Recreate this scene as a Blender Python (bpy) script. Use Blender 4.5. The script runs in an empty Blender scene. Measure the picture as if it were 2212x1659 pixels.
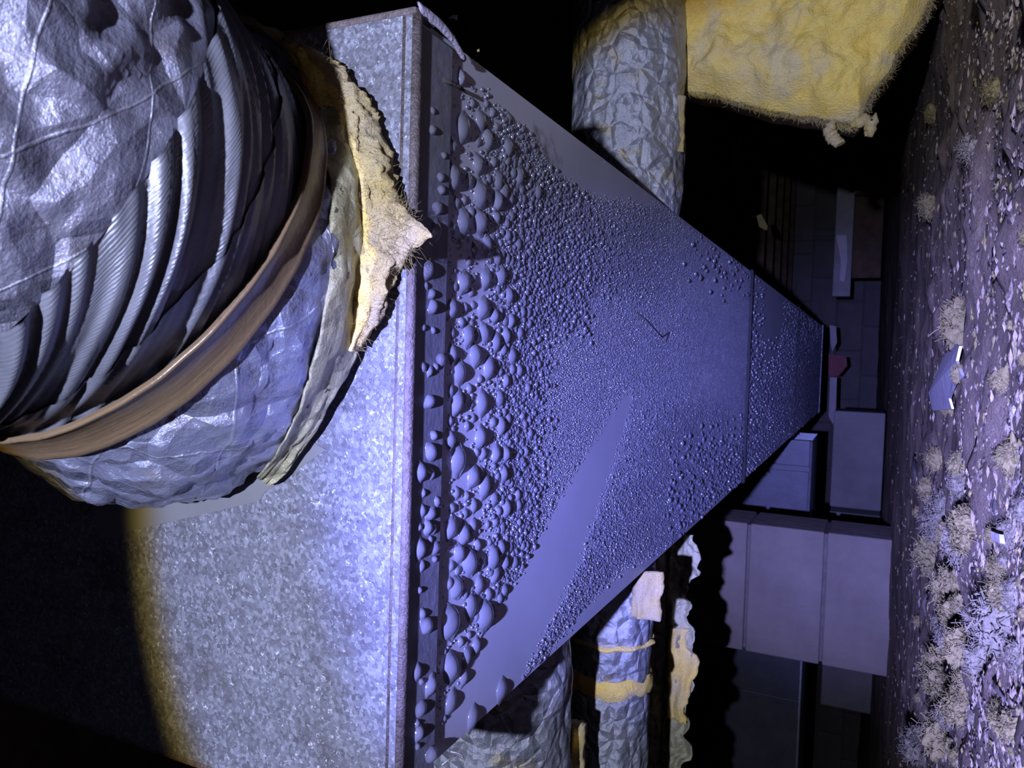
import bpy, bmesh, math, random
import numpy as np
from mathutils import Vector, Matrix, noise as mnoise

random.seed(7)
rng = np.random.default_rng(7)
sc = bpy.context.scene
col = sc.collection

# ------------------------------------------------------------------ camera
# The phone was held on its side: image-right is world-down (-Z), image-up is world +X.
# World axes: Y runs along the trunk duct, Z is up, the lens sits at the origin.
FPX, CX, CY = 1662.0, 1106.0, 829.5
def _axes():
    d = np.array([CY - 785.0, -(1883.0 - CX), -FPX]); d /= np.linalg.norm(d)
    t = math.tan(math.radians(2.8))
    yz = FPX * d[2] / (d[0] * t + d[1])
    z = np.array([t * yz, yz, -FPX]); z /= np.linalg.norm(z)
    return np.stack([np.cross(d, z), d, z])
RW = _axes()                                  # world <- (right, up, back) of the upright frame
def ray(px, py):
    return RW @ np.array([CY - py, -(px - CX), -FPX])
def at_y(px, py, y):
    r = ray(px, py); return Vector(r * (y / r[1]))
def at_z(px, py, z):
    r = ray(px, py); return Vector(r * (z / r[2]))
def to_img(P):
    V = np.asarray(P, float) @ RW
    s = -FPX / V[..., 2]
    return CX - V[..., 1] * s, CY - V[..., 0] * s

cam = bpy.data.cameras.new('camera')
cam.sensor_fit = 'HORIZONTAL'; cam.sensor_width = 36.0
cam.lens = FPX / 2212.0 * 36.0
cam.clip_start = 0.01
cam.dof.use_dof = True; cam.dof.focus_distance = 0.62; cam.dof.aperture_fstop = 24.0
co = bpy.data.objects.new('camera', cam); col.objects.link(co)
r_, u_, b_ = RW[:, 0], RW[:, 1], RW[:, 2]
M = Matrix.Identity(4)
for i in range(3):
    M[i][0] = -u_[i]; M[i][1] = r_[i]; M[i][2] = b_[i]
co.matrix_world = M
sc.camera = co

# ------------------------------------------------------------------ world, light, exposure
sc.view_settings.view_transform = 'Standard'
sc.view_settings.look = 'None'
sc.view_settings.gamma = 1.0
sc.view_settings.use_curve_mapping = False
sc.view_settings.exposure = 0.15
sc.cycles.caustics_reflective = False; sc.cycles.caustics_refractive = False
w = bpy.data.worlds.new('world'); sc.world = w; w.use_nodes = True
w.node_tree.nodes['Background'].inputs[0].default_value = (0.25, 0.3, 1.0, 1)
w.node_tree.nodes['Background'].inputs[1].default_value = 0.0025

LAMP = Vector((0.015, -0.58, 0.070))           # head torch worn a little behind and above the phone
AIM = Vector((math.sin(math.radians(-5.6)), math.cos(math.radians(-5.6)), math.tan(math.radians(-0.7))))
def spot(name, power, colour, half_deg, blend):
    l = bpy.data.lights.new(name, 'SPOT'); l.energy = power; l.color = colour
    l.spot_size = math.radians(2 * half_deg); l.spot_blend = blend; l.shadow_soft_size = 0.010
    o = bpy.data.objects.new(name, l); col.objects.link(o)
    o.location = LAMP; o.rotation_euler = AIM.to_track_quat('-Z', 'Y').to_euler()
    return o
spot('torch_core', 480.0, (0.24, 0.255, 1.0), 15.6, 1.0)
spot('torch_beam', 74.0, (0.31, 0.47, 1.0), 22.6, 0.13)
spot('torch_rim', 31.0, (1.0, 0.74, 0.17), 23.2, 0.05)
pl = bpy.data.lights.new('torch_spill', 'POINT'); pl.energy = 0.4; pl.color = (0.4, 0.5, 1.0); pl.shadow_soft_size = 0.01
po = bpy.data.objects.new('torch_spill', pl); col.objects.link(po); po.location = LAMP

# ------------------------------------------------------------------ helpers
def tag(o, label=None, cat=None, group=None, kind=None):
    if label: o['label'] = label
    if cat: o['category'] = cat
    if group: o['group'] = group
    if kind: o['kind'] = kind
    return o
def empty(name, loc=(0, 0, 0)):
    o = bpy.data.objects.new(name, None); o.empty_display_size = 0.05
    col.objects.link(o); o.location = loc
    return o
def link(name, me, mat=None, parent=None, loc=None):
    o = bpy.data.objects.new(name, me); col.objects.link(o)
    if mat is not None and not me.materials: me.materials.append(mat)
    if parent is not None:
        o.parent = parent
        o.matrix_parent_inverse = Matrix.Translation(-Vector(parent.location)) if parent.parent is None else Matrix.Identity(4)
    if loc is not None: o.location = loc
    return o
def mesh(name, V, Fc, smooth=True, uv=None):
    me = bpy.data.meshes.new(name)
    me.from_pydata([tuple(v) for v in V], [], Fc)
    if smooth:
        me.polygons.foreach_set('use_smooth', [True] * len(me.polygons))
    if uv is not None:
        l = me.uv_layers.new(name='UVMap')
        vi = np.empty(len(me.loops), dtype=np.int32); me.loops.foreach_get('vertex_index', vi)
        l.data.foreach_set('uv', np.asarray(uv, dtype=np.float32)[vi].ravel())
    me.update()
    return me
def n3(x, y, z): return mnoise.noise(Vector((x, y, z)))
def fbm(x, y, z, o=4): return mnoise.fractal(Vector((x, y, z)), 0.9, 2.1, o)

def box_mesh(name, x0, x1, y0, y1, z0, z1, bevel=0.0):
    bm = bmesh.new(); bmesh.ops.create_cube(bm, size=1)
    for v in bm.verts:
        v.co = Vector((x0 + (v.co.x + .5) * (x1 - x0), y0 + (v.co.y + .5) * (y1 - y0), z0 + (v.co.z + .5) * (z1 - z0)))
    if bevel: bmesh.ops.bevel(bm, geom=bm.edges[:], offset=bevel, segments=2, affect='EDGES', profile=.5)
    me = bpy.data.meshes.new(name); bm.to_mesh(me); bm.free()
    return me
def box(name, x0, x1, y0, y1, z0, z1, mat, parent=None, bevel=0.0):
    return link(name, box_mesh(name, x0, x1, y0, y1, z0, z1, bevel), mat, parent)
def grid_mesh(name, fn, nu, nv, closed_u=False, smooth=True):
    V = []; uv = []
    for j in range(nv + 1):
        for i in range(nu if closed_u else nu + 1):
            V.append(fn(i / nu, j / nv)); uv.append((i / nu, j / nv))
    W_ = nu if closed_u else nu + 1
    Fc = []
    for j in range(nv):
        for i in range(nu):
            a = j * W_ + i; b = j * W_ + (i + 1) % W_ if closed_u else a + 1
            Fc.append((a, b, b + W_, a + W_))
    return mesh(name, V, Fc, smooth, uv)
def slab_mesh(name, front, back, nu, nv):
    """closed slab between two surfaces front(u,v), back(u,v)"""
    V = []; W_ = nu + 1; N = W_ * (nv + 1)
    for f in (front, back):
        for j in range(nv + 1):
            for i in range(nu + 1): V.append(f(i / nu, j / nv))
    Fc = []
    for j in range(nv):
        for i in range(nu):
            a = j * W_ + i
            Fc.append((a, a + 1, a + 1 + W_, a + W_)); Fc.append((N + a, N + a + W_, N + a + 1 + W_, N + a + 1))
    rim = [i for i in range(nu)] + [nu + j * W_ for j in range(nv)] + [nv * W_ + nu - i for i in range(nu)] + [(nv - j) * W_ for j in range(nv)]
    for k in range(len(rim)):
        a, b = rim[k], rim[(k + 1) % len(rim)]
        Fc.append((a, N + a, N + b, b))
    me = mesh(name, V, Fc)
    bm = bmesh.new(); bm.from_mesh(me); bmesh.ops.recalc_face_normals(bm, faces=bm.faces[:]); bm.to_mesh(me); bm.free()
    return me
def tube_mesh(name, pts, rad, seg=6, bm=None):
    own = bm is None
    if own: bm = bmesh.new()
    pts = [Vector(p) for p in pts]; rings = []
    for k, p in enumerate(pts):
        t = (pts[min(k + 1, len(pts) - 1)] - pts[max(k - 1, 0)]).normalized()
        a = t.cross(Vector((0.31, 0.2, 0.93)))
        if a.length < 1e-4: a = t.cross(Vector((1, 0, 0)))
        a.normalize(); b = t.cross(a)
        r = rad[k] if hasattr(rad, '__len__') else rad
        rings.append([bm.verts.new(p + (a * math.cos(2 * math.pi * i / seg) + b * math.sin(2 * math.pi * i / seg)) * r) for i in range(seg)])
    for k in range(len(rings) - 1):
        for i in range(seg):
            f = bm.faces.new((rings[k][i], rings[k][(i + 1) % seg], rings[k + 1][(i + 1) % seg], rings[k + 1][i])); f.smooth = True
    if seg > 2:
        bm.faces.new(rings[0][::-1]); bm.faces.new(rings[-1])
    if own:
        me = bpy.data.meshes.new(name); bm.to_mesh(me); bm.free(); return me
def poly_slab(name, pts, thick_vec):
    """a flat outline given as 3D points, extruded by thick_vec"""
    n = len(pts); V = [Vector(p) for p in pts] + [Vector(p) + Vector(thick_vec) for p in pts]
    Fc = [tuple(range(n)), tuple(range(2 * n - 1, n - 1, -1))] + [(i, i + n, (i + 1) % n + n, (i + 1) % n) for i in range(n)]
    me = mesh(name, V, Fc, smooth=False)
    bm = bmesh.new(); bm.from_mesh(me); bmesh.ops.recalc_face_normals(bm, faces=bm.faces[:]); bm.to_mesh(me); bm.free()
    return me

# ------------------------------------------------------------------ materials
class NT:
    def __init__(s, name):
        s.m = bpy.data.materials.new(name); s.m.use_nodes = True
        s.n = s.m.node_tree.nodes; s.l = s.m.node_tree.links
        s.b = s.n['Principled BSDF']
    def node(s, t, **kw):
        n = s.n.new(t)
        for k, v in kw.items():
            if k.startswith('_'): setattr(n, k[1:], v)
            else:
                i = n.inputs[k.replace('__', ' ')]
                if hasattr(v, 'is_linked') or isinstance(v, bpy.types.NodeSocket): s.l.new(v, i)
                else: i.default_value = v
        return n
    def coord(s, kind='Object', scale=(1, 1, 1)):
        t = s.n.new('ShaderNodeTexCoord'); mp = s.n.new('ShaderNodeMapping')
        mp.inputs['Scale'].default_value = scale; s.l.new(t.outputs[kind], mp.inputs['Vector'])
        return mp.outputs[0]
    def noise(s, vec, scale, detail=4, rough=.6, dist=0.0):
        n = s.n.new('ShaderNodeTexNoise'); s.l.new(vec, n.inputs['Vector'])
        n.inputs['Scale'].default_value = scale; n.inputs['Detail'].default_value = detail
        n.inputs['Roughness'].default_value = rough; n.inputs['Distortion'].default_value = dist
        return n.outputs['Fac']
    def voro(s, vec, scale, feature='F1', out='Distance', rnd=1.0):
        n = s.n.new('ShaderNodeTexVoronoi'); n.feature = feature; s.l.new(vec, n.inputs['Vector'])
        n.inputs['Scale'].default_value = scale; n.inputs['Randomness'].default_value = rnd
        return n.outputs[out]
    def wave(s, vec, scale, axis='X', dist=0.0):
        n = s.n.new('ShaderNodeTexWave'); n.bands_direction = axis; s.l.new(vec, n.inputs['Vector'])
        n.inputs['Scale'].default_value = scale; n.inputs['Distortion'].default_value = dist
        return n.outputs['Fac']
    def ramp(s, fac, stops):
        n = s.n.new('ShaderNodeValToRGB'); s.l.new(fac, n.inputs[0]); e = n.color_ramp.elements
        while len(e) < len(stops): e.new(.5)
        for k, (p, c) in enumerate(stops):
            e[k].position = p; e[k].color = (*c, 1) if len(c) == 3 else c
        return n.outputs[0]
    def val(s, fac, a, b, lo=0., hi=1.):
        n = s.n.new('ShaderNodeMapRange'); s.l.new(fac, n.inputs[0])
        n.inputs[1].default_value = a; n.inputs[2].default_value = b; n.inputs[3].default_value = lo; n.inputs[4].default_value = hi
        return n.outputs[0]
    def mix(s, fac, a, b, mode='MIX'):
        n = s.n.new('ShaderNodeMix'); n.data_type = 'RGBA'; n.blend_type = mode
        for v, i in ((fac, 0), (a, 6), (b, 7)):
            if isinstance(v, bpy.types.NodeSocket): s.l.new(v, n.inputs[i])
            elif i == 0: n.inputs[0].default_value = v
            else: n.inputs[i].default_value = (*v, 1)
        return n.outputs[2]
    def math(s, op, a, b):
        n = s.n.new('ShaderNodeMath'); n.operation = op
        for v, i in ((a, 0), (b, 1)):
            if isinstance(v, bpy.types.NodeSocket): s.l.new(v, n.inputs[i])
            else: n.inputs[i].default_value = v
        return n.outputs[0]
    def bump(s, h, strength, dist, prev=None):
        n = s.n.new('ShaderNodeBump'); s.l.new(h, n.inputs['Height'])
        n.inputs['Strength'].default_value = strength; n.inputs['Distance'].default_value = dist
        if prev is not None: s.l.new(prev, n.inputs['Normal'])
        return n.outputs[0]
    def out(s, colour=None, rough=.6, metal=0., spec=.5, normal=None, **kw):
        b = s.b
        def put(k, v):
            if isinstance(v, bpy.types.NodeSocket): s.l.new(v, b.inputs[k])
            else: b.inputs[k].default_value = (*v, 1) if isinstance(v, tuple) and len(v) == 3 else v
        put('Base Color', colour); put('Roughness', rough); put('Metallic', metal); put('Specular IOR Level', spec)
        if normal is not None: s.l.new(normal, b.inputs['Normal'])
        for k, v in kw.items(): put(k.replace('_', ' '), v)
        return s.m

def mat_face():
    t = NT('weathered_galvanized'); c = t.coord()
    streak = t.noise(t.coord(scale=(30, 30, 7)), 4.0, 6, .75)
    base = t.ramp(streak, [(.32, (.085, .085, .105)), (.5, (.19, .195, .25)), (.68, (.30, .315, .40))])
    cell = t.n.new('ShaderNodeTexVoronoi'); t.l.new(c, cell.inputs['Vector']); cell.inputs['Scale'].default_value = 420
    cs = t.n.new('ShaderNodeSeparateColor'); t.l.new(cell.outputs['Color'], cs.inputs[0])
    base = t.mix(.55, base, t.ramp(cs.outputs[0], [(.0, (.10, .10, .125)), (.6, (.22, .23, .29)), (1., (.40, .42, .53))]))
    dirt = t.noise(c, 16, 5, .65)
    base = t.mix(t.val(dirt, .52, .72, 0, .6), base, (.085, .075, .07))
    fl = t.noise(c, 330, 4, .72, .5); pop = t.noise(c, 26, 3)
    base = t.mix(t.math('MULTIPLY', t.val(fl, .60, .68), t.val(pop, .30, .50, .15, 1.)), base, (.72, .76, .92))
    base = t.mix(t.val(t.noise(c, 210, 4, .7), .63, .70, 0, .7), base, (.05, .045, .045))
    fine = t.noise(c, 700, 2, .6)
    nb = t.bump(fine, .5, .0008, t.bump(t.noise(c, 160, 4), .4, .0012))
    return t.out(base, t.val(streak, .3, .7, .5, .34), .3, .5, nb)
def mat_under():
    t = NT('wet_galvanized'); c = t.coord()
    g = t.noise(c, 9, 4)
    base = t.ramp(g, [(.3, (.44, .44, .56)), (.7, (.52, .52, .65))])
    spk = t.noise(c, 260, 3, .65)
    base = t.mix(t.val(spk, .70, .78, 0, .7), base, (.06, .055, .06))
    # brown grime patch near the right edge of the first sheet: a stain with a shape of its own
    gx = t.n.new('ShaderNodeSeparateXYZ'); t.l.new(c, gx.inputs[0])
    dx = t.math('DIVIDE', t.math('SUBTRACT', gx.outputs[0], .088), .085); dy = t.math('DIVIDE', t.math('SUBTRACT', gx.outputs[1], .566), .062)
    rr = t.math('SQRT', t.math('ADD', t.math('MULTIPLY', dx, dx), t.math('MULTIPLY', dy, dy)), 0)
    st = t.math('ADD', rr, t.math('MULTIPLY', t.math('SUBTRACT', t.noise(c, 60, 4), .5), 1.6))
    base = t.mix(t.val(st, 1.0, .45, 0, .95), base, (.045, .032, .016))
    nb = t.bump(t.noise(c, 500, 3), .12, .0004)
    # fine mist beyond what is built drop by drop
    mist = t.noise(c, 900, 2, .7)
    far = t.val(gx.outputs[1], .8, 1.3)
    b2 = t.n.new('ShaderNodeBump'); t.l.new(mist, b2.inputs['Height']); t.l.new(t.math('MULTIPLY', far, .75), b2.inputs['Strength'])
    b2.inputs['Distance'].default_value = .0012; t.l.new(nb, b2.inputs['Normal'])
    return t.out(base, .42, .15, .5, b2.outputs[0])
def mat_dull(name, c1, c2, scale=30, rough=.7, metal=0., bump=.4, bd=.003, spec=.3):
    t = NT(name); c = t.coord(); f = t.noise(c, scale, 6, .65)
    return t.out(t.ramp(f, [(.3, c1), (.7, c2)]), rough, metal, spec, t.bump(t.noise(c, scale * 4, 4), bump, bd))
def mat_foil(name, c1, c2, stain, stain_amt, crackle=45, rough=.3, metal=.55, grid=None, spots=False):
    t = NT(name); c = t.coord()
    warp = t.noise(c, 14, 3)
    base = t.ramp(t.noise(c, 9, 6, .7), [(.3, c1), (.7, c2)])
    base = t.mix(t.val(t.noise(c, 20, 6, .7), .56, .74, 0, stain_amt), base, stain)
    if spots: base = t.mix(t.val(t.noise(c, 130, 3, .6), .66, .70, 0, .9), base, (.03, .022, .018))
    v1 = t.voro(c, crackle, 'DISTANCE_TO_EDGE'); v2 = t.voro(c, crackle * 2.3, 'F1')
    h = t.math('ADD', t.math('MULTIPLY', t.math('MINIMUM', v1, .25), 2.0), t.math('MULTIPLY', v2, .5))
    nb = t.bump(h, .9, .006, t.bump(t.noise(c, 110, 6, .75), .6, .004))
    if grid:
        uvA = t.coord('UV', grid)
        u = t.n.new('ShaderNodeSeparateXYZ'); t.l.new(uvA, u.inputs[0])
        def line(s):
            f = t.math('FRACT', s, 0); return t.val(t.math('ABSOLUTE', t.math('SUBTRACT', f, .5), 0), .018, .006)
        s1 = t.math('ADD', u.outputs[0], t.math('ADD', u.outputs[1], t.math('MULTIPLY', warp, .25)))
        s2 = t.math('SUBTRACT', u.outputs[0], t.math('ADD', u.outputs[1], t.math('MULTIPLY', warp, .25)))
        ln = t.math('MAXIMUM', line(s1), line(s2))
        base = t.mix(t.math('MULTIPLY', ln, .3), base, (.62, .64, .72))
        nb = t.bump(ln, .5, .001, nb)
    return t.out(base, rough, metal, .5, nb)
def mat_tape():
    t = NT('dark_grey_tape'); c = t.coord(); uv = t.coord('UV')
    ribs = t.wave(t.coord('UV', (1, 1, 1)), 24, 'Y', 1.5)
    base = t.ramp(t.noise(c, 25, 4), [(.3, (.13, .135, .165)), (.7, (.22, .23, .28))])
    nb = t.bump(ribs, .16, .0010, t.bump(t.noise(t.coord('UV', (9, 60, 1)), 3, 3), .3, .002))
    return t.out(base, .36, .35, .6, nb)
def mat_strap():
    t = NT('brown_strap'); c = t.coord(); g = t.noise(t.coord('UV', (3, 30, 1)), 6, 5, .7)
    base = t.ramp(g, [(.3, (.075, .048, .028)), (.5, (.16, .11, .065)), (.75, (.26, .19, .115))])
    base = t.mix(t.val(t.noise(c, 90, 3), .66, .74, 0, .8), base, (.02, .015, .012))
    return t.out(base, .33, 0, .6, t.bump(t.noise(c, 220, 3), .4, .0008))
def mat_fibre(name, c1, c2, c3, scale=35, bump=1.0):
    t = NT(name); c = t.coord(); f = t.noise(c, scale, 6, .7); g = t.noise(c, scale * .33, 4, .6, .6)
    base = t.mix(t.val(g, .45, .68), t.ramp(f, [(.3, c1), (.7, c2)]), c3)
    nb = t.bump(t.noise(t.coord(scale=(1, 1, .5)), scale * 11, 4, .75), bump, .003, t.bump(f, .7, .006))
    return t.out(base, .95, 0, .08, nb)
def mat_ground():
    t = NT('dusty_ground'); c = t.coord()
    a = t.noise(c, 5, 7, .7); b = t.noise(c, 38, 6, .7)
    base = t.ramp(a, [(.3, (.19, .14, .105)), (.6, (.27, .205, .155)), (.8, (.34, .265, .205))])
    base = t.mix(t.val(b, .55, .72, 0, .75), base, (.38, .30, .20))
    base = t.mix(t.val(t.noise(c, 90, 4), .62, .72, 0, .85), base, (.055, .045, .045))
    nb = t.bump(t.noise(c, 180, 6, .75), .9, .006, t.bump(b, .8, .014))
    return t.out(base, .95, 0, .1, nb)
def mat_water(name='water', tint=(.50, .51, .72), body=.15, rough=.10, coat=1.9):
    t = NT(name)
    return t.out(tint, rough, 0., .5, None, IOR=1.33, Transmission_Weight=1 - body, Coat_Weight=1.0, Coat_Roughness=.16, Coat_IOR=coat)

FACE = mat_face(); UNDER = mat_under(); WATER = mat_water('water', (.66, .67, .86), .20, .05); BEAD = mat_water('bead_water', (.62, .63, .84), .20, .12, 2.6)
RIM = mat_dull('rusty_rim', (.085, .06, .055), (.20, .17, .185), 140, .5, .3, .9, .0015, .5)
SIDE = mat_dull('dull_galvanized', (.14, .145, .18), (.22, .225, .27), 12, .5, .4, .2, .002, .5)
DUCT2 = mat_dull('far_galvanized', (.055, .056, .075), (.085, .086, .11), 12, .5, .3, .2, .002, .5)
CLEAT = mat_dull('cleat_metal', (.15, .15, .19), (.24, .24, .30), 40, .5, .35, .5, .001, .5)
TAB = mat_dull('lavender_tab', (.30, .27, .38), (.46, .43, .55), 90, .6, .1, .8, .002)
PATCH = mat_dull('foil_tape_patch', (.22, .225, .25), (.28, .285, .31), 8, .42, .4, .1, .001, .5)
FOIL = mat_foil('silver_foil', (.26, .28, .42), (.46, .48, .66), (.36, .29, .16), .5, 30, .22, .55, (9, 1.6, 1))
JACKET = mat_foil('flex_jacket', (.20, .205, .28), (.36, .36, .48), (.22, .18, .14), .6, 24, .32, .5, (8, 5.5, 1))
OLDFOIL = mat_foil('yellowed_foil', (.30, .28, .17), (.46, .44, .30), (.10, .085, .06), .75, 26, .38, .3, None, True)
WRAP = mat_foil('branch_foil', (.25, .26, .31), (.45, .46, .52), (.46, .36, .10), .95, 38, .33, .45)
TAPE = mat_tape(); STRAP = mat_strap()
YEL = mat_fibre('yellow_fibreglass', (.82, .58, .12), (.90, .70, .24), (.66, .57, .38))
PALE = mat_fibre('pale_fibreglass', (.58, .45, .17), (.70, .57, .30), (.58, .49, .35), 60)
TUFT = mat_fibre('tuft_fibreglass', (.40, .32, .10), (.50, .41, .18), (.36, .31, .24), 90)
TUFTP = mat_fibre('pale_tuft', (.34, .29, .20), (.46, .40, .30), (.34, .29, .22), 90)
GROUND = mat_ground()
CONC = mat_dull('concrete_block', (.145, .12, .105), (.20, .17, .15), 7, .9, 0, .5, .004, .1)
CONCD = mat_dull('far_concrete', (.11, .10, .10), (.17, .155, .15), 5, .95, 0, .5, .004, .1)
MORTAR = mat_dull('mortar', (.10, .09, .08), (.15, .13, .12), 30, .95, 0, .6, .003, .05)
WOOD = mat_dull('old_lumber', (.075, .05, .035), (.13, .09, .06), 14, .85, 0, .5, .003, .1)
PALEWOOD = mat_dull('pale_lumber', (.25, .23, .24), (.34, .31, .32), 10, .85, 0, .4, .003, .1)
PAPER = mat_dull('grey_paper', (.46, .42, .47), (.56, .52, .57), 12, .9, 0, .4, .003, .1)
DARK = mat_dull('dark_scrap', (.03, .026, .025), (.07, .06, .055), 60, .9, 0, .5, .003, .1)
DIRT = mat_dull('dirt_crumbs', (.20, .155, .12), (.34, .27, .21), 60, .95, 0, .5, .003, .05)
HAIR = mat_dull('dark_hair', (.03, .025, .022), (.05, .04, .035), 60, .6)
WEB = mat_dull('pale_thread', (.4, .38, .36), (.5, .48, .46), 60, .7)

# ------------------------------------------------------------------ the setting
def gh(x, y):
    h = -0.072 + .014 * fbm(x * .9, y * .9, 3.1, 4)
    h += .006 * fbm(x * 6, y * 6, 1.7, 4)
    if y > 2.5: h += .010 * (y - 2.5) * (0.6 + .5 * n3(x * .7, y * .7, 9.))
    if y < 2.0: h += .010 * max(0, fbm(x * 22, y * 22, 5.5, 4)) * min(1, max(0, (2.0 - y)))
    return h
xs = np.concatenate([np.linspace(-4.5, -1.2, 40)[:-1], np.linspace(-1.2, 1.3, 190), np.linspace(1.3, 4.5, 40)[1:]])
ys = np.concatenate([np.linspace(-1.4, .3, 14)[:-1], np.linspace(.3, 1.6, 170)[:-1], np.linspace(1.6, 3.2, 80)[:-1], np.linspace(3.2, 7.2, 60)])
Vg = [(x, y, gh(x, y)) for y in ys for x in xs]
nx = len(xs)
Fg = [(j * nx + i, j * nx + i + 1, (j + 1) * nx + i + 1, (j + 1) * nx + i) for j in range(len(ys) - 1) for i in range(nx - 1)]
tag(link('floor', mesh('floor', Vg, Fg), GROUND), 'dusty earth floor of the crawl space', kind='structure')

tag(box('ceiling', -4.5, 4.5, -1.4, 7.2, .86, .88, WOOD), kind='structure', label='dark plywood subfloor overhead')
jm = box_mesh('floor_joist', -4.4, 4.4, -.019, .019, .625, .86, .003)
ORD = ['first', 'second', 'third', 'fourth', 'fifth', 'sixth', 'seventh', 'eighth', 'ninth', 'tenth', 'eleventh', 'twelfth', 'thirteenth']
for k, y in enumerate(np.arange(1.35, 6.8, .45)):
    j = link('floor_joist', jm, WOOD, loc=(0, float(y), 0))
    tag(j, 'dark timber floor joist overhead, %s in line from the camera' % ORD[k], 'joist', 'floor joists overhead')
# back foundation wall of concrete blocks
wb = tag(box('wall_back', -4.5, 4.5, 6.92, 7.1, -.12, .86, MORTAR), kind='structure', label='dark concrete block foundation wall at the far end')
bmB = box_mesh('block', -.194, .194, -.01, .012, -.094, .094, .006)
for r in range(5):
    for c_ in range(22):
        x = -4.3 + c_ * .4 + (.2 if r % 2 else 0)
        if x > 4.3: continue
        b = link('block', bmB, CONCD, wb); b.location = (x, 6.912, -.02 + r * .2)

# ------------------------------------------------------------------ trunk duct
ZB = .242; XL, XR = -.2625, .1885; Y0 = .372; YE = 4.35; ZT = .60
SEAMS = [1.72, 2.90]
trunk = tag(empty('trunk_duct', (-.03, Y0, ZB)), 'long galvanized sheet metal trunk duct with a wet beaded underside', 'duct')
edges = [Y0 + .012] + SEAMS + [YE]
for k in range(3):
    a, b = edges[k], edges[k + 1]
    box('bottom_panel', XL, XR, a, b, ZB, ZB + .0012, UNDER, trunk)
    box('side_panel', XR - .0012, XR, a, b, ZB + .0012, ZT, SIDE, trunk)
    box('side_panel', XL, XL + .0012, a, b, ZB + .0012, ZT, SIDE, trunk)
    box('top_panel', XL, XR, a, b, ZT, ZT + .0012, SIDE, trunk)
for k, y in enumerate(SEAMS):      # raised slip joints across the underside
    def prof(u, v, y=y):
        yy = y - .016 + .032 * v
        hgt = .0034 * (v / .62 if v < .62 else (.35 if v < .95 else 0))
        return (XL - .004 + (XR - XL + .008) * u, yy, ZB - .0004 - hgt)
    o = link('slip_joint', grid_mesh('slip_joint', prof, 4, 24, smooth=False), SIDE, trunk)
box('end_seam', XL - .004, XR + .004, YE - .03, YE, ZB - .006, ZB - .0004, CLEAT, trunk, .0015)
# end cap: face sheet plus folded rims
FXL, FXR, FZB, FZT = -.284, .1915, .2362, .615
box('end_cap', FXL + .004, FXR - .004, Y0 - .0012, Y0, FZB + .004, FZT, FACE, trunk)
def rim(name, pts, rad):
    return link(name, tube_mesh(name, pts, rad, 10), RIM, trunk)
rim('bottom_rim', [(FXL + .002, Y0 + .0018, FZB + .0034), (-.1, Y0 + .0018, FZB + .0030), (.05, Y0 + .0018, FZB + .0034), (FXR - .004, Y0 + .0018, FZB + .0034)], .0034)
rim('bottom_bead', [(FXL + .002, Y0 - .0005, FZB + .010), (-.05, Y0 - .0003, FZB + .0098), (FXR - .004, Y0 - .0005, FZB + .010)], .0013)
box('rim_flange', FXR - .0045, FXR, Y0 - .002, Y0 + .02, FZB + .002, FZT, RIM, trunk, .0015)
box('rim_flange', FXL, FXL + .0045, Y0 - .002, Y0 + .02, FZB + .002, FZT, RIM, trunk, .0015)
# flat cleat strip behind the rim, a little lower than the main sheet
box('cleat_strip', FXL + .012, FXR - .008, Y0 + .006, .4135, ZB - .0032, ZB - .0002, CLEAT, trunk, .0008)
# bent tail of the drive cleat at the near right corner
ct = [Vector((.1915, .374, .239)), Vector((.1905, .392, .2365)), Vector((.187, .407, .2355)), Vector((.181, .424, .2365))]
def tabf(u, v):
    f = v * 3; i = min(int(f), 2); p = ct[i].lerp(ct[i + 1], f - i)
    return p + Vector((.0075 * (u - .5) * (1 - .45 * v), 0, -.0012 * math.sin(u * math.pi) + .0006 * n3(u * 4, v * 9, 2)))
def tabb(u, v): return tabf(u, v) + Vector((0, 0, .0014))
link('corner_tab', slab_mesh('corner_tab', tabf, tabb, 5, 16), TAB, trunk)
# silver tape patch stuck to the end cap under the collar
pp = [at_y(x, y, Y0 - .0018) for x, y in [(704, 972), (668, 950), (520, 940), (320, 900), (190, 1010), (215, 1165), (300, 1142), (445, 1110), (560, 1082), (573, 1062)]]
link('tape_patch', poly_slab('tape_patch', pp, (0, .0006, 0)), PATCH, trunk)
# dark scratches and hairs are separate little things further down

# ------------------------------------------------------------------ flex duct on the end cap
CT = [(.05, .366, .427, .153, 0, 0), (.054, .336, .408, .146, .22, 0), (.060, .300, .384, .121, .49, 0), (.068, .265, .374, .126, .50, .06), (.078, .230, .366, .123, .50, .12),
      (.113, .172, .380, .125, .62, .05), (.18, .125, .40, .148, .95, 0), (.34, .10, .42, .160, 1.4, 0), (.95, .08, .43, .165, 1.55, 0)]
CTP = np.array(CT)
def cat(s):
    """s in knots; Catmull-Rom of centre, radius and tilt"""
    i = min(max(int(s), 0), len(CTP) - 2); f = s - i
    p = [CTP[max(i - 1, 0)], CTP[i], CTP[i + 1], CTP[min(i + 2, len(CTP) - 1)]]
    return .5 * (2 * p[1] + (p[2] - p[0]) * f + (2 * p[0] - 5 * p[1] + 4 * p[2] - p[3]) * f * f + (3 * p[1] - p[0] - 3 * p[2] + p[3]) * f ** 3)
def flex(s, deg, off=0.0):
    """point on the duct skin: knot position s, angle deg seen from the camera (0 right, 90 up)"""
    a = cat(s); ti, el = a[4], a[5]
    ph = math.radians(deg); r = a[3] + off; c, q = math.cos(ph) * r, math.sin(ph) * r
    return Vector((a[0] + math.cos(ti) * c - math.sin(ti) * math.sin(el) * q, a[1] + math.sin(ti) * c + math.cos(ti) * math.sin(el) * q, a[2] + math.cos(el) * q))
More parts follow.
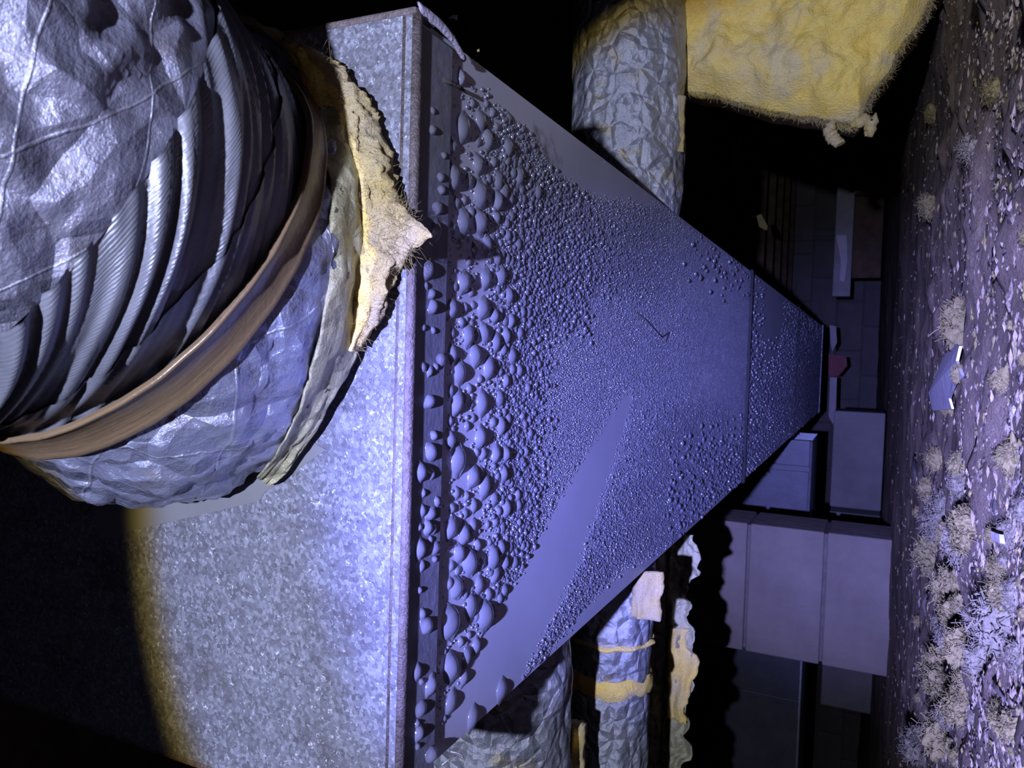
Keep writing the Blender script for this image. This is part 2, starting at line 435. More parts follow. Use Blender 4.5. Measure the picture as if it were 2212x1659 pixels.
fd = tag(empty('flex_duct', (.05, .366, .27)), 'insulated flexible duct in silver foil, strapped to the end cap by a dark taped collar', 'duct')

def sleeve(u, v):
    deg = 360 * u; s = .02 + 2.02 * v
    d = .0045 * fbm(math.cos(deg / 57.3) * 5, math.sin(deg / 57.3) * 5, s * 2.2, 4)
    k = mnoise.voronoi(Vector((math.cos(deg / 57.3) * 5.5, math.sin(deg / 57.3) * 5.5, s * 1.6)))[0]
    d += .006 * (min(k[1] - k[0], .35) - .2) + .006 * math.sin(v * math.pi)
    if v < .12: d += .004 * abs(n3(u * 60, v * 8, 4.))
    return flex(s, deg, d)
link('foil_sleeve', grid_mesh('foil_sleeve', sleeve, 220, 34, True), FOIL, fd)
# inner collar in the dark between sleeve and end cap
def coll(u, v): return flex(0, 360 * u, -.022) + Vector((0, .006 - .03 * v, 0))
link('collar', grid_mesh('collar', coll, 64, 2, True), SIDE, fd)
# torn yellowed foil flap: wide at the lower right, tapering towards the left
def flap_f(u, v, off=.0):
    deg = -20 - 125 * u
    wid = (.95 if u < .42 else .95 - (u - .42) / .58 * .78) * (.6 + .4 * min(1, u * 5))
    wid += .05 * n3(u * 14, 2, 7)
    s = .02 + wid * v * 1.78
    d = .007 + .006 * (1 - v) + .0035 * fbm(u * 9, v * 2.5, 6, 4) + off
    return flex(s, deg, d) + Vector((0, -.004 * (1 - v), 0))
link('torn_foil_flap', slab_mesh('torn_foil_flap', flap_f, lambda u, v: flap_f(u, v, -.0012), 90, 20), OLDFOIL, fd)
# fibreglass squeezed out at the end cap
def fib_f(u, v):
    deg = -42 - 66 * u; e = math.sin(math.pi * min(max(u, 0.02), .98)) ** .5
    a = 2 * math.pi * v
    rr = .153 + .013 + .012 * e * math.cos(a) + .0045 * fbm(u * 14, math.cos(a) * 1.3, math.sin(a) * 1.3, 4) * e
    yy = .356 + .010 * e * math.sin(a) + .003 * fbm(u * 11, math.cos(a), math.sin(a) + 9, 3)
    ph = math.radians(deg)
    return Vector((.05 + rr * math.cos(ph), min(yy, .3695), .425 + rr * math.sin(ph)))
fe = link('fibreglass_edge', grid_mesh('fibreglass_edge', lambda u, v: fib_f(v, u), 26, 80, True), YEL, fd)
def fib2_f(u, v):
    p = fib_f(.02 + .96 * u, v); c_ = Vector((.05, 0, .427)); o_ = Vector((p.x - c_.x, 0, p.z - c_.z)).normalized(); a = 2 * math.pi * v
    e = math.sin(math.pi * min(max(u, 0.02), .98)) ** .5
    return p + o_ * (.009 * e + .004 * e * fbm(u * 26, math.cos(a) * 2, math.sin(a) * 2, 4)) + Vector((0, .003, 0))
link('fibreglass_fluff', grid_mesh('fibreglass_fluff', lambda u, v: fib2_f(v, u), 26, 110, True), PALE, fd)
# pale tuft pulled out downward to a point
tp = [at_y(770, 468, .360), at_y(812, 488, .360), at_y(852, 497, .361), at_y(892, 503, .362), at_y(920, 507, .363), at_y(939, 511, .364)]
tr = [.030, .026, .019, .010, .0045, .0008]
def tuft_f(u, v):
    f = v * 5; i = min(int(f), 4); g = f - i
    p = tp[i].lerp(tp[i + 1], g); r = tr[i] * (1 - g) + tr[i + 1] * g
    a = 2 * math.pi * u; ax = Vector((1, 0, .1)); ay = Vector((0, -1, 0))
    d = 1 + .42 * fbm(math.cos(a) * 1.2, math.sin(a) * 1.2, v * 5, 4)
    return p + ax * (math.cos(a) * r * d) + ay * (math.sin(a) * min(r * .42, .008) * d + .003)
link('fibreglass_tuft', grid_mesh('fibreglass_tuft', tuft_f, 40, 50, True), PALE, fd)
# loose fibres, too many to count
bmw = bmesh.new()
for k in range(2000):
    q = random.random()
    if q < .55:
        p = fib_f(random.random(), random.random() * .6 - .1); out = (p - Vector((.05, .352, .425))); out.y = 0
        out.normalize(); out += Vector((random.gauss(0, .6), random.gauss(-.4, .5), random.gauss(0, .6)))
    else:
        v = random.random() * .62; p = tuft_f(random.random(), v); out = (p - tp[min(int(v * 5), 4)]).normalized() + Vector((random.gauss(0, .5), random.gauss(-.2, .4), random.gauss(-.3, .5)))
    L = random.uniform(.003, .008); out.normalize(); b1 = Vector((random.gauss(0, 1), random.gauss(0, 1), random.gauss(0, 1))) * L * .3
    tube_mesh('', [p, p + out * L * .5 + b1 * .5, p + out * L + b1 * 1.6], .00007, 3, bmw)
mw = bpy.data.meshes.new('loose_fibres'); bmw.to_mesh(mw); bmw.free()
tag(link('loose_fibres', mw, PALE, fd), kind='stuff')
# dark tape wrap with long slanting folds
def tape(u, v):
    deg = 360 * u; s = 2.0 + 2.05 * v
    w_ = deg / 57.3 - 1.3 * v
    d = .0030 * fbm(math.cos(w_) * 7.5, math.sin(w_) * 7.5, v * .8, 3) + .009 * (abs(n3(math.cos(w_) * 6.5 + 3, math.sin(w_) * 6.5, v * .5)) - .2)
    d += .003 * max(0, n3(math.cos(w_ * 1) * 13, math.sin(w_) * 13, v * 1.6))
    d += .006 * math.exp(-((v - .10) / .05) ** 2) * max(0, math.sin(math.radians((-deg + 360) % 360 - 130) * 1.8)) * (1 if 130 < (360 - deg) % 360 < 230 else 0)
    d *= min(1, v * 12 + .25)
    return flex(s, deg, -.002 + d + .003 * v)
tw = link('tape_wrap', grid_mesh('tape_wrap', tape, 420, 60, True), TAPE, fd)
def tape2(u, v):
    p = tape(u, .02 + v * (.42 + .05 * n3(math.cos(6.283 * u) * 2, math.sin(6.283 * u) * 2, 3)))
    c = Vector(cat(1.95 + .9 * v)[:3]); return p + (p - c).normalized() * .0018
link('tape_overlap', grid_mesh('tape_overlap', tape2, 420, 20, True), TAPE, tw)
# strap
def strapf(u, v):
    prof = [(-.13, .000), (-.13, .0030), (-.115, .0038), (-.08, .0030), (.08, .0030), (.115, .0040), (.13, .0030), (.13, .000)]
    f = v * 7; i = min(int(f), 6); g = f - i
    s = prof[i][0] * (1 - g) + prof[i + 1][0] * g; o = prof[i][1] * (1 - g) + prof[i + 1][1] * g
    return flex(2.02 + s * 2.0, 360 * u, .0045 + o + .0008 * n3(math.cos(6.28 * u) * 9, math.sin(6.28 * u) * 9, 1))
link('strap', grid_mesh('strap', strapf, 200, 14, True), STRAP, fd)
# outer jacket
def jack(u, v):
    deg = 360 * u; s = 4.02 + 3.95 * v
    k = mnoise.voronoi(Vector((math.cos(deg / 57.3) * 3.2, math.sin(deg / 57.3) * 3.2, s * 2.0)))[0]
    d = .007 * (min(k[1] - k[0], .4) - .2) + .006 * fbm(math.cos(deg / 57.3) * 3, math.sin(deg / 57.3) * 3, s * 1.3, 4)
    e = min(1, v * 9); d = d * e + .005 * math.sin(min(1, v * 7) * math.pi / 2)
    return flex(s, deg, d)
link('outer_jacket', grid_mesh('outer_jacket', jack, 200, 110, True), JACKET, fd)

# ------------------------------------------------------------------ branch ducts
def wrapped(name, label, x0, x1, y, z, r, mat, seed, amp=.006, n=70):
    e = tag(empty(name, (x0, y, z - r)), label, 'duct')
    def f(u, v):
        a = 2 * math.pi * u; x = x0 + (x1 - x0) * v
        k = mnoise.voronoi(Vector((x * 14 + seed, math.cos(a) * 1.8, math.sin(a) * 1.8)))[0]
        d = amp * 1.2 * (min(k[1] - k[0], .4) - .2) + amp * fbm(x * 9 + seed, math.cos(a) * 1.4, math.sin(a) * 1.4, 4)
        return (x, y + (r + d) * math.cos(a), z + (r + d) * math.sin(a))
    link('foil_wrap', grid_mesh('foil_wrap', f, 90, n, True), mat, e)
    return e
def band(e, x0, x1, y, z, r, mat, seed, name='fibreglass_band'):
    def f(u, v):
        a = 2 * math.pi * u; x = x0 + (x1 - x0) * v + .006 * n3(math.cos(a) * 2, math.sin(a) * 2, seed)
        d = .004 * math.sin(v * math.pi) + .003 * fbm(x * 40, math.cos(a) * 4, math.sin(a) * 4 + seed, 3)
        return (x, y + (r + d) * math.cos(a), z + (r + d) * math.sin(a))
    return link(name, grid_mesh(name, f, 60, 8, True), mat, e)
def ragged(name, e, x0, x1, y, zt, zb, mat, seed, amp=.014, thick=.008, n=60):
    def f(u, v):
        x = x0 + (x1 - x0) * u
        b = zb + amp * fbm(x * 16 + seed, 0, 0, 4)
        return Vector((x, y + .012 * n3(x * 9, v * 2, seed) - .004 * fbm(x * 30, v * 4, seed, 3), zt + (b - zt) * v))
    def g(u, v): return f(u, v) + Vector((0, thick, 0))
    return link(name, slab_mesh(name, f, g, n, 12), mat, e)
rb = wrapped('branch_duct', 'foil wrapped branch duct beside hanging yellow batt, right of the trunk', XR + .001, 1.3, 1.03, .318, .076, WRAP, 2.)
ragged('torn_edge', rb, .27, .34, 1.01, .262, .236, PALE, 5., .006)
la = wrapped('branch_duct', 'bright silver foil branch duct nearest the camera, left of the trunk', -1.2, XL - .001, .76, .375, .092, WRAP, 11., .007, 90)
band(la, -.53, -.497, .76, .375, .092, YEL, 4.)
ragged('fibreglass_seam', la, at_y(1240, 1720, .835).x, at_y(1240, 1572, .835).x, .835, at_y(1220, 1620, .835).z, at_y(1254, 1620, .835).z, YEL, 6., .006, .02, 40)
lb = wrapped('branch_duct', 'grey foil branch duct with yellow fibreglass bands, left of the trunk', -1.3, XL - .001, 1.01, .310, .056, WRAP, 23., .004, 100)
for x0, x1 in ((-.452, -.425), (-.388, -.380), (-.275, -.264)):
    band(lb, x0, x1, 1.01, .310, .0565, YEL, x0 * 10)
lc = wrapped('branch_duct', 'ragged torn insulation wrapped duct behind the banded branch duct', -1.5, XL - .001, 1.34, .335, .050, OLDFOIL, 31., .006, 90)
ragged('torn_wrap', lc, -.95, -.30, 1.30, .300, .258, OLDFOIL, 3., .03, .006, 120)
ragged('torn_fibreglass', lc, -.62, -.46, 1.292, .292, .255, YEL, 8., .02, .01, 40)
ragged('torn_fibreglass', lb, -.33, -.27, .94, .262, .225, PALE, 12., .012, .01, 24)

# ------------------------------------------------------------------ hanging yellow batt at the right
bt = tag(empty('fibreglass_batt', tuple(at_y(1840, 268, 1.075))), 'large yellow fiberglass batt sagging beside the foil branch duct', 'insulation')
YB = 1.075
LE = [(1449, 190), (1540, 205), (1640, 232), (1740, 254), (1800, 262), (1842, 272)]      # lower-left edge in the frame
def lerp_list(L, t):
    f = t * (len(L) - 1); i = min(int(f), len(L) - 2); g = f - i
    return (L[i][0] + (L[i + 1][0] - L[i][0]) * g, L[i][1] + (L[i + 1][1] - L[i][1]) * g)
def batt_f(u, v):
    a = at_y(*lerp_list(LE, u), YB); b = at_y(1440 + 600 * u + 30 * u * u, -90, YB - .02); c = at_y(1440 + 900 * u, -500, YB - .05)
    p = a.lerp(b, v / .5) if v < .5 else b.lerp(c, (v - .5) / .5)
    d = .016 * fbm(p.x * 7, p.z * 9, 2, 5) + .012 * fbm(p.x * 22, p.z * 22, 4, 4)
    crease = (p.z - (.30 - .14 * u - .05 * v)) * 40
    d -= .014 * math.exp(-crease * crease * .35) * (1 if u < .85 else 0)
    e = min(1, v * 9, (1 - u) * 9 + .1, u * 12 + .1); e = math.sin(e * math.pi / 2)
    return p + Vector((.004 * n3(p.z * 40, 1, 1), -.03 * e - d * e, .004 * n3(p.x * 40, 2, 1)))
def batt_b(u, v):
    p = batt_f(u, v); return Vector((p.x, YB + .06, p.z))
link('batt_body', slab_mesh('batt_body', batt_f, batt_b, 110, 110), YEL, bt)
bmw = bmesh.new()
for k in range(1500):
    u = random.random() ** .45; p = batt_f(u, 0) if random.random() < .6 else batt_f(1, random.random() * .5)
    L = random.uniform(.004, .013); d = Vector((random.gauss(-.5, .7), random.gauss(0, .5), random.gauss(-.5, .7))).normalized()
    tube_mesh('', [p, p + d * L * .5 + Vector((random.gauss(0, .003), 0, random.gauss(0, .003))), p + d * L], .0002, 3, bmw)
mw = bpy.data.meshes.new('edge_fibres'); bmw.to_mesh(mw); bmw.free()
tag(link('edge_fibres', mw, PALE, bt), kind='stuff')
for (px, pts) in ((0, [(1800, 262), (1790, 285), (1800, 300), (1815, 312)]), (1, [(1838, 270), (1862, 262), (1885, 258), (1878, 285), (1868, 292)])):
    P = [at_y(x, y, YB - .01) for x, y in pts]
    Q = []; rr = []; rad_ = [.005, .0075, .008, .0065, .002][:len(P)]
    for q in range(25):
        f = q / 24 * (len(P) - 1); a_ = min(int(f), len(P) - 2); g_ = f - a_; g2 = g_ * g_ * (3 - 2 * g_)
        Q.append(P[a_].lerp(P[a_ + 1], g_) + Vector((.002 * n3(q * .5, px, 1), 0, .002 * n3(q * .5, px, 5)))); rr.append((rad_[a_] * (1 - g2) + rad_[a_ + 1] * g2) * (1 + .45 * n3(q * .45, px, 9)))
    link('hanging_wisp', tube_mesh('hanging_wisp', Q, rr, 10), PALE, bt)

# ------------------------------------------------------------------ concrete pier
YP = 2.22
pier = tag(empty('block_pier', tuple(at_y(1950, 1290, YP))), 'pale stacked concrete block pier standing on the ground left of the trunk', 'pier')
gz = at_y(1948, 1290, YP).z
pxr = at_y(1780, 1150, YP).x; pxl = at_y(1780, 1438, YP).x
ROLL = math.atan2(0, 1)
bmP = box_mesh('block', 0, pxr - pxl, 0, .19, 0, .192, .004)
for k in range(3):
    b = link('block', bmP, CONC, pier); b.location = (pxl, YP, gz - .008 + k * .2)
    b.rotation_euler = (0, 0, 0)
mo = box('mortar_core', pxl + .006, pxr - .006, YP + .012, YP + .18, gz - .02, gz + .588, MORTAR, pier)
mo.rotation_euler = (0, 0, 0)
fp = tag(empty('block_pier', (-.55, 3.6, -.05)), 'dim grey block footing beneath the crossing duct behind the pale pier', 'pier')
bmQ = box_mesh('block', -.2, .2, -.1, .1, 0, .192, .005)
for (x, y, z, s) in ((-.40, 3.55, -.06, 1), (-.82, 3.55, -.06, 1), (-1.24, 3.55, -.06, 1)):
    b = link('block', bmQ, CONCD, fp); b.location = (x, y, z)
# crossing duct behind
cd = tag(empty('crossing_duct', (-1.2, 3.35, .20)), 'blue grey sheet metal duct crossing behind the block pier', 'duct')
box('bottom_panel', -3.2, -.31, 3.2, 3.55, .196, .1975, SIDE, cd)
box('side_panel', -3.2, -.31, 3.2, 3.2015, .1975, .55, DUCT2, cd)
box('side_panel', -3.2, -.31, 3.5485, 3.55, .1975, .55, SIDE, cd)
box('top_panel', -3.2, -.31, 3.2, 3.55, .55, .5515, SIDE, cd)
link('bottom_rim', tube_mesh('bottom_rim', [(-3.2, 3.197, .199), (-.31, 3.197, .199)], .006, 8), CLEAT, cd)
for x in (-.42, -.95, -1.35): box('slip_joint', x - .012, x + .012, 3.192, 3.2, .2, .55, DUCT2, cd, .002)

# far timber frame standing on the ground
tf = tag(empty('timber_frame', (.55, 5.2, -.05)), 'pale low timber frame standing on the far ground below the batt', 'frame')
def fb(name, p, q, th, yy):
    a = at_y(*p, yy); b = at_y(*q, yy)
    x0, x1 = sorted((a.x, b.x)); z0, z1 = sorted((a.z, b.z))
    return box(name, x0, x1, yy, yy + th, z0, z1, PALEWOOD, tf, .003)
fb('top_rail', (1814, 292), (1836, 640), .09, 5.0)
fb('post', (1836, 372), (1925, 412), .09, 5.0)
fb('post', (1836, 292), (1925, 306), .09, 5.0)
fb('back_panel', (1840, 425), (1902, 600), .03, 5.12).data.materials[0] = WOOD
# hanging scraps and a far post
def scrap(name, label, cat_, pts, y, mat, thick=.008):
    P = [at_y(a, b, y + .01 * random.random()) for a, b in pts]
    o = link(name, poly_slab(name, P, (0, thick, 0)), mat)
    top = max(P, key=lambda q: q.z)
    link('hanging_thread', tube_mesh('hanging_thread', [top + Vector((0, thick / 2, -.01)), Vector((top.x, top.y + thick / 2, .627))], .001, 5), DARK, o)
    return tag(o, label, cat_)
scrap('insulation_scrap', 'pale strip of insulation hanging in the dark right of the trunk', 'scrap', [(1582, 300), (1604, 292), (1606, 345), (1612, 385), (1605, 425), (1594, 405), (1577, 350)], 3.14, TUFT)
scrap('insulation_scrap', 'small curled insulation scrap hanging below the longer pale strip', 'scrap', [(1634, 466), (1644, 462), (1658, 488), (1656, 498), (1640, 490)], 3.14, TUFT)
scrap('pipe_sleeve', 'bluish plastic sleeve hanging at the end of the timber frame', 'scrap', [(1806, 508), (1829, 508), (1831, 560), (1824, 610), (1814, 606), (1816, 560)], 4.94, PAPER)
scrap('hanging_strip', 'narrow greenish strip hanging past the far end of the trunk', 'scrap', [(1793, 815), (1808, 815), (1806, 880), (1800, 918), (1790, 900)], 4.94, PALEWOOD)
scrap('hanging_strip', 'short grey strip hanging above the reddish cloth by the trunk end', 'scrap', [(1792, 702), (1806, 705), (1808, 740), (1798, 760), (1794, 740)], 4.94, PALEWOOD)
RED = mat_dull('red_cloth', (.16, .05, .06), (.22, .08, .09), 20, .9)
scrap('red_cloth', 'dull reddish cloth scrap hanging beyond the trunk end', 'cloth', [(1790, 765), (1828, 770), (1830, 790), (1812, 812), (1790, 815)], 4.95, RED)

# ------------------------------------------------------------------ water drops
drop_meshes = []
def drop_mesh(k):
    """hanging drop, contact patch at z=0, radius about 1, hanging to -h"""
    rn = random.Random(k); ph = rn.random() * 9; h = rn.uniform(.58, .78); el = rn.uniform(.0, .35)
    prof = [(1.0, .02), (.98, -.10), (.92, -.30), (.80, -.52), (.62, -.72), (.40, -.88), (.18, -.97)]
    V = []; n = 18
    for (r, z) in prof:
        for i in range(n):
            a = 2 * math.pi * i / n
            ir = 1 + (.16 * n3(math.cos(a) * 1.1 + ph, math.sin(a) * 1.1, k) + el * .5 * math.cos(a) ** 2) * (1 if z > -.2 else .65)
            px = r * ir * math.cos(a) * (1.12 + (.42 if z > -.05 else .22 if z > -.2 else 0) * abs(math.cos(a)) ** 4)
            V.append((px, r * ir * math.sin(a), z * h))
    V.append((0, 0, -h)); Fc = []
    for j in range(len(prof) - 1):
        for i in range(n):
            Fc.append((j * n + i, (j + 1) * n + i, (j + 1) * n + (i + 1) % n, j * n + (i + 1) % n))
    L = (len(prof) - 1) * n
    for i in range(n): Fc.append((L + i, len(V) - 1, L + (i + 1) % n))
    Fc.append(tuple(range(n)))
    me = mesh('water_drop', V, Fc)
    me.polygons[len(me.polygons) - 1].use_smooth = False
    bm = bmesh.new(); bm.from_mesh(me); bmesh.ops.recalc_face_normals(bm, faces=bm.faces[:]); bm.to_mesh(me); bm.free()
    me.materials.append(WATER)
    return me
for k in range(8): drop_meshes.append(drop_mesh(k + 3))

# occupancy raster of the sheet and zone tests in frame coordinates of the photograph
RES = .0005
OX0, OY0 = XL, .405
NXr, NYr = int((XR - XL) / RES), int((1.75 - OY0) / RES)
occ = np.zeros((NXr, NYr), dtype=bool)
def inpoly(px, py, poly):
    r = np.zeros(px.shape, bool); n = len(poly)
    for i in range(n):
        x1, y1 = poly[i]; x2, y2 = poly[(i + 1) % n]
        c = ((y1 > py) != (y2 > py)) & (px < (x2 - x1) * (py - y1) / (y2 - y1 + 1e-12) + x1)
        r ^= c
    return r
STREAK = [(1362, 842), (1366, 870), (1350, 930), (1322, 1020), (1290, 1110), (1250, 1230), (1195, 1340), (1150, 1430), (1120, 1500), (1060, 1560), (965, 1620), (945, 1625),
          (958, 1560), (990, 1490), (1040, 1370), (1090, 1290), (1130, 1220), (1170, 1140), (1215, 1060), (1262, 980), (1310, 900), (1345, 850)]
TOPDRY = [(960, 60), (1045, 195), (1095, 250), (1150, 300), (1180, 350), (1240, 405), (1300, 430), (1400, 445), (1440, 440), (1160, 220), (985, 80)]
LEFTDRY = [(1445, 1175), (1395, 1205), (1345, 1225), (1300, 1270), (1245, 1330), (1195, 1390), (1165, 1445), (1110, 1505), (1185, 1450), (1450, 1195)]
def dry(px, py):
    return inpoly(px, py, STREAK) | inpoly(px, py, TOPDRY) | inpoly(px, py, LEFTDRY)
def img_of(x, y):
    return to_img(np.stack([x, y, np.full_like(x, ZB)], -1))
def put(x, y, r, k=.9):
    i0, i1 = int((x - k * r - OX0) / RES), int((x + k * r - OX0) / RES) + 1
    j0, j1 = int((y - k * r - OY0) / RES), int((y + k * r - OY0) / RES) + 1
    if i0 < 0 or j0 < 0 or i1 >= NXr or j1 >= NYr: return False
    gx, gy = np.mgrid[i0:i1, j0:j1]
    m = ((gx * RES + OX0 - x) ** 2 + (gy * RES + OY0 - y) ** 2) < (k * r) ** 2
    if (occ[i0:i1, j0:j1] & m).any(): return False
    occ[i0:i1, j0:j1] |= m
    return True
big = []
# a few drops read straight off the photograph
for px, py, rp in [(1046, 1330, 20), (1012, 1215, 20), (1062, 1205, 17), (1035, 480, 17), (1050, 530, 14), (1000, 610, 16), (1045, 720, 15), (1035, 420, 18), (1000, 480, 18),
                   (1040, 735, 14), (1010, 725, 16), (985, 870, 17), (1035, 945, 15), (1045, 1050, 17), (1020, 1030, 16), (970, 950, 15), (972, 1140, 16), (1000, 1155, 15),
                   (1060, 1170, 15), (1020, 1590 - 40, 15), (1082, 1490, 13), (1070, 1495, 11), (985, 1270, 16), (1015, 1310, 17), (975, 765, 14), (1068, 1240, 14), (1052, 300, 14),
                   (1095, 318, 14), (1120, 380, 14), (1075, 390, 13), (1160, 415, 11), (1005, 1420, 13), (990, 1195, 14), (1000, 1330, 14)]:
    p = at_z(px, py, ZB); r = 1.3 * rp / 1662 * (p - Vector((0, 0, 0))).length
    if put(p.x, p.y, r): big.append((p.x, p.y, r))
tries = 0
while len(big) < 255 and tries < 60000:
    tries += 1
    v = random.uniform(215, 1640); u = 968 + abs(random.gauss(0, 1)) * 85
    if u > 1260: continue
    p = at_z(u, v, ZB)
    if not (XL + .006 < p.x < XR - .008 and p.y > .418): continue
    a, b = np.array([u]), np.array([float(v)])
    if dry(a, b)[0]: continue
    t = max(0, (u - 985) / 200)
    r = random.choice([.0030, .0046, .0062, .0076, .0088]) * random.uniform(.9, 1.1) * (1 - .74 * min(1, t)) + .0002
    if u > 1160 and random.random() < .6: continue
    if put(p.x, p.y, r, 1.5 if u < 1070 else 1.0): big.append((p.x, p.y, r))
base = None
for k, (x, y, r) in enumerate(big):
    me = drop_meshes[k % 8]
    o = bpy.data.objects.new('water_drop', me); col.objects.link(o)
    o.location = (x, y, ZB + .0001); o.scale = (r, r * random.uniform(.9, 1.2), r * random.uniform(.8, 1.1)); o.rotation_euler = (0, 0, random.uniform(-.5, .5))
    tag(o, 'clear water drop hanging from the sheet metal underside near the trunk rim', 'water drop', 'large drops under the trunk duct')
n_c = 0
for k in range(400):
    if n_c >= 45: break
    x = random.uniform(FXL + .03, FXR - .02); y = random.uniform(.386, .409); r = random.choice([.0022, .003, .0042, .0052])
    if any((x - a) ** 2 + (y - b) ** 2 < (r + c) ** 2 for a, b, c in big[255:]): continue
    big.append((x, y, r)); n_c += 1
    o = bpy.data.objects.new('water_drop', drop_meshes[k % 8]); col.objects.link(o)
    o.location = (x, y, ZB - .0031); o.scale = (r, r, r * random.uniform(.9, 1.3)); o.rotation_euler = (0, 0, random.uniform(0, 6))
    tag(o, 'clear water drop hanging from the narrow cleat strip behind the trunk rim', 'water drop', 'drops on the cleat strip')

# finer condensation: from medium beads to mist, nobody could count it
PX, PY, PR = [], [], []
def layer(cell, x0, x1, y0, y1, wfun, rfun, use_occ=True, jit=.42):
    nx_, ny_ = int((x1 - x0) / cell), int((y1 - y0) / cell)
    gx, gy = np.meshgrid(np.arange(nx_), np.arange(ny_), indexing='ij')
    gx = gx + .5 * (gy % 2)
    x = (x0 + (gx + .5 + rng.uniform(-jit, jit, gx.shape)) * cell).ravel(); y = (y0 + (gy + .5 + rng.uniform(-jit, jit, gy.shape)) * cell).ravel()
    u, v = img_of(x, y)
    un, vn = u + rng.normal(0, 14, u.shape), v + rng.normal(0, 16, u.shape)
    keep = (rng.random(x.shape) < wfun(un, vn, x, y)) & ~dry(u + rng.normal(0, 5, u.shape), v + rng.normal(0, 5, u.shape)) & (x < XR - .002) & (x > XL + .002)
    x, y, u, v = x[keep], y[keep], u[keep], v[keep]; r = rfun(u, v, x, y)
    if use_occ:
        i = np.clip(((x - OX0) / RES).astype(int), 0, NXr - 1); j = np.clip(((y - OY0) / RES).astype(int), 0, NYr - 1)
        ok = ~occ[i, j] | (y > 1.74); x, y, r, i, j = x[ok], y[ok], r[ok], i[ok], j[ok]
        m = (r > .0006) & (y < 1.74)
        for a, b, c in zip(i[m], j[m], r[m]):
            q = int(c * .8 / RES); occ[max(a - q, 0):a + q + 1, max(b - q, 0):b + q + 1] = True
    PX.append(x); PY.append(y); PR.append(r)
def sm(a, lo, hi): return np.clip((a - lo) / (hi - lo), 0, 1)
# medium beads: behind the large drops, the ring right of the stain, and left of the wiped streak
def w_med(u, v, x, y):
    streak_side = sm(u + (v - 1000) * .55, 1330, 1420) * (v > 880)
    w_ = (.10 + .65 * sm(u, 1040, 1110)) * (1 - sm(u, 1120, 1200)) + .8 * ((u > 1130) & (u < 1260) & (v > 380) & (v < 720)) * (1 - sm(u, 1200, 1270)) + .45 * ((u > 1230) & (u < 1400) & (v > 470) & (v < 640))
    return np.clip(w_ + .62 * streak_side * (y < 1.5), 0, .9)
layer(.0058, XL, XR, .45, .75, lambda u, v, x, y: .8 * ((u > 1110) & (u < 1270) & (v > 380) & (v < 720)) + .4 * ((u > 1060) & (u < 1180)) + .25 * ((u > 1240) & (u < 1400) & (v > 480) & (v < 660)), lambda u, v, x, y: rng.uniform(.0016, .0027, u.shape))
layer(.0043, XL, XR, .418, 1.68, w_med, lambda u, v, x, y: rng.uniform(.0009, .0019, u.shape))
layer(.0028, XL, XR, .418, 1.25, lambda u, v, x, y: np.clip(w_med(u, v, x, y) * 1.1 + .55 * ((u > 1180) & (u < 1440) & (v > 430) & (v < 640)) + .07 * sm(u, 1040, 1110), 0, .95),
      lambda u, v, x, y: rng.uniform(.0006, .00125, u.shape))
# fine beads
layer(.00165, XL, XR, .425, 1.0, lambda u, v, x, y: (.9 * sm(u, 1050, 1130) + .02) * (1 - sm(y, .72, 1.0)), lambda u, v, x, y: rng.uniform(.00040, .00078, u.shape))
layer(.0026, XL, XR, .68, 1.71, lambda u, v, x, y: .85 * sm(y, .68, .95), lambda u, v, x, y: rng.uniform(.0005, .0011, u.shape))
# far sheets: sparse round beads
def w_far(u, v, x, y): return .25 + .75 * sm(v, 700, 800) - .5 * ((y > 1.95) & (y < 2.35) & (x > -.05))
layer(.013, XL, XR, 1.74, 4.3, w_far, lambda u, v, x, y: rng.uniform(.0022, .0048, u.shape) * np.where(y > 2.9, 1.4, 1.0), False)
layer(.013, XL, XR, 1.0, 1.7, lambda u, v, x, y: sm(v, 900, 1000) * sm(u, 1420, 1520) + .3 * (v < 620) * (u > 1490), lambda u, v, x, y: rng.uniform(.0024, .0046, u.shape), False)
# beaded line left along the edge of the wiped streak
tl = np.linspace(0, 1, 130); ux = 990 + (1052 - 990) * tl + rng.normal(0, 1.2, 130); vx = 1478 + (1345 - 1478) * tl
q = np.array([at_z(a, b, ZB) for a, b in zip(ux, vx)]); PX.append(q[:, 0]); PY.append(q[:, 1]); PR.append(rng.uniform(.0005, .0011, 130))
px_, py_, pr_ = map(np.concatenate, (PX, PY, PR))
me = bpy.data.meshes.new('condensation_beads')
P3 = np.stack([px_, py_, np.full_like(px_, ZB)], -1).astype(np.float32)
me.vertices.add(len(P3)); me.vertices.foreach_set('co', P3.ravel())
at_ = me.attributes.new('scl', 'FLOAT_VECTOR', 'POINT')
at_.data.foreach_set('vector', np.stack([pr_ * rng.uniform(.85, 1.2, pr_.shape), pr_ * rng.uniform(.85, 1.2, pr_.shape), pr_ * .8], -1).astype(np.float32).ravel())
me.update()
ob = bpy.data.objects.new('condensation_beads', me); col.objects.link(ob)
tag(ob, 'fine beads of condensation covering the underside of the trunk duct', 'condensation', kind='stuff')
ng = bpy.data.node_groups.new('beads', 'GeometryNodeTree')
ng.interface.new_socket('Geometry', in_out='INPUT', socket_type='NodeSocketGeometry')
ng.interface.new_socket('Geometry', in_out='OUTPUT', socket_type='NodeSocketGeometry')
N = ng.nodes; Lk = ng.links
gi = N.new('NodeGroupInput'); go = N.new('NodeGroupOutput')
ico = N.new('GeometryNodeMeshIcoSphere'); ico.inputs['Radius'].default_value = 1; ico.inputs['Subdivisions'].default_value = 3
ssm = N.new('GeometryNodeSetShadeSmooth'); smt = N.new('GeometryNodeSetMaterial'); smt.inputs['Material'].default_value = BEAD
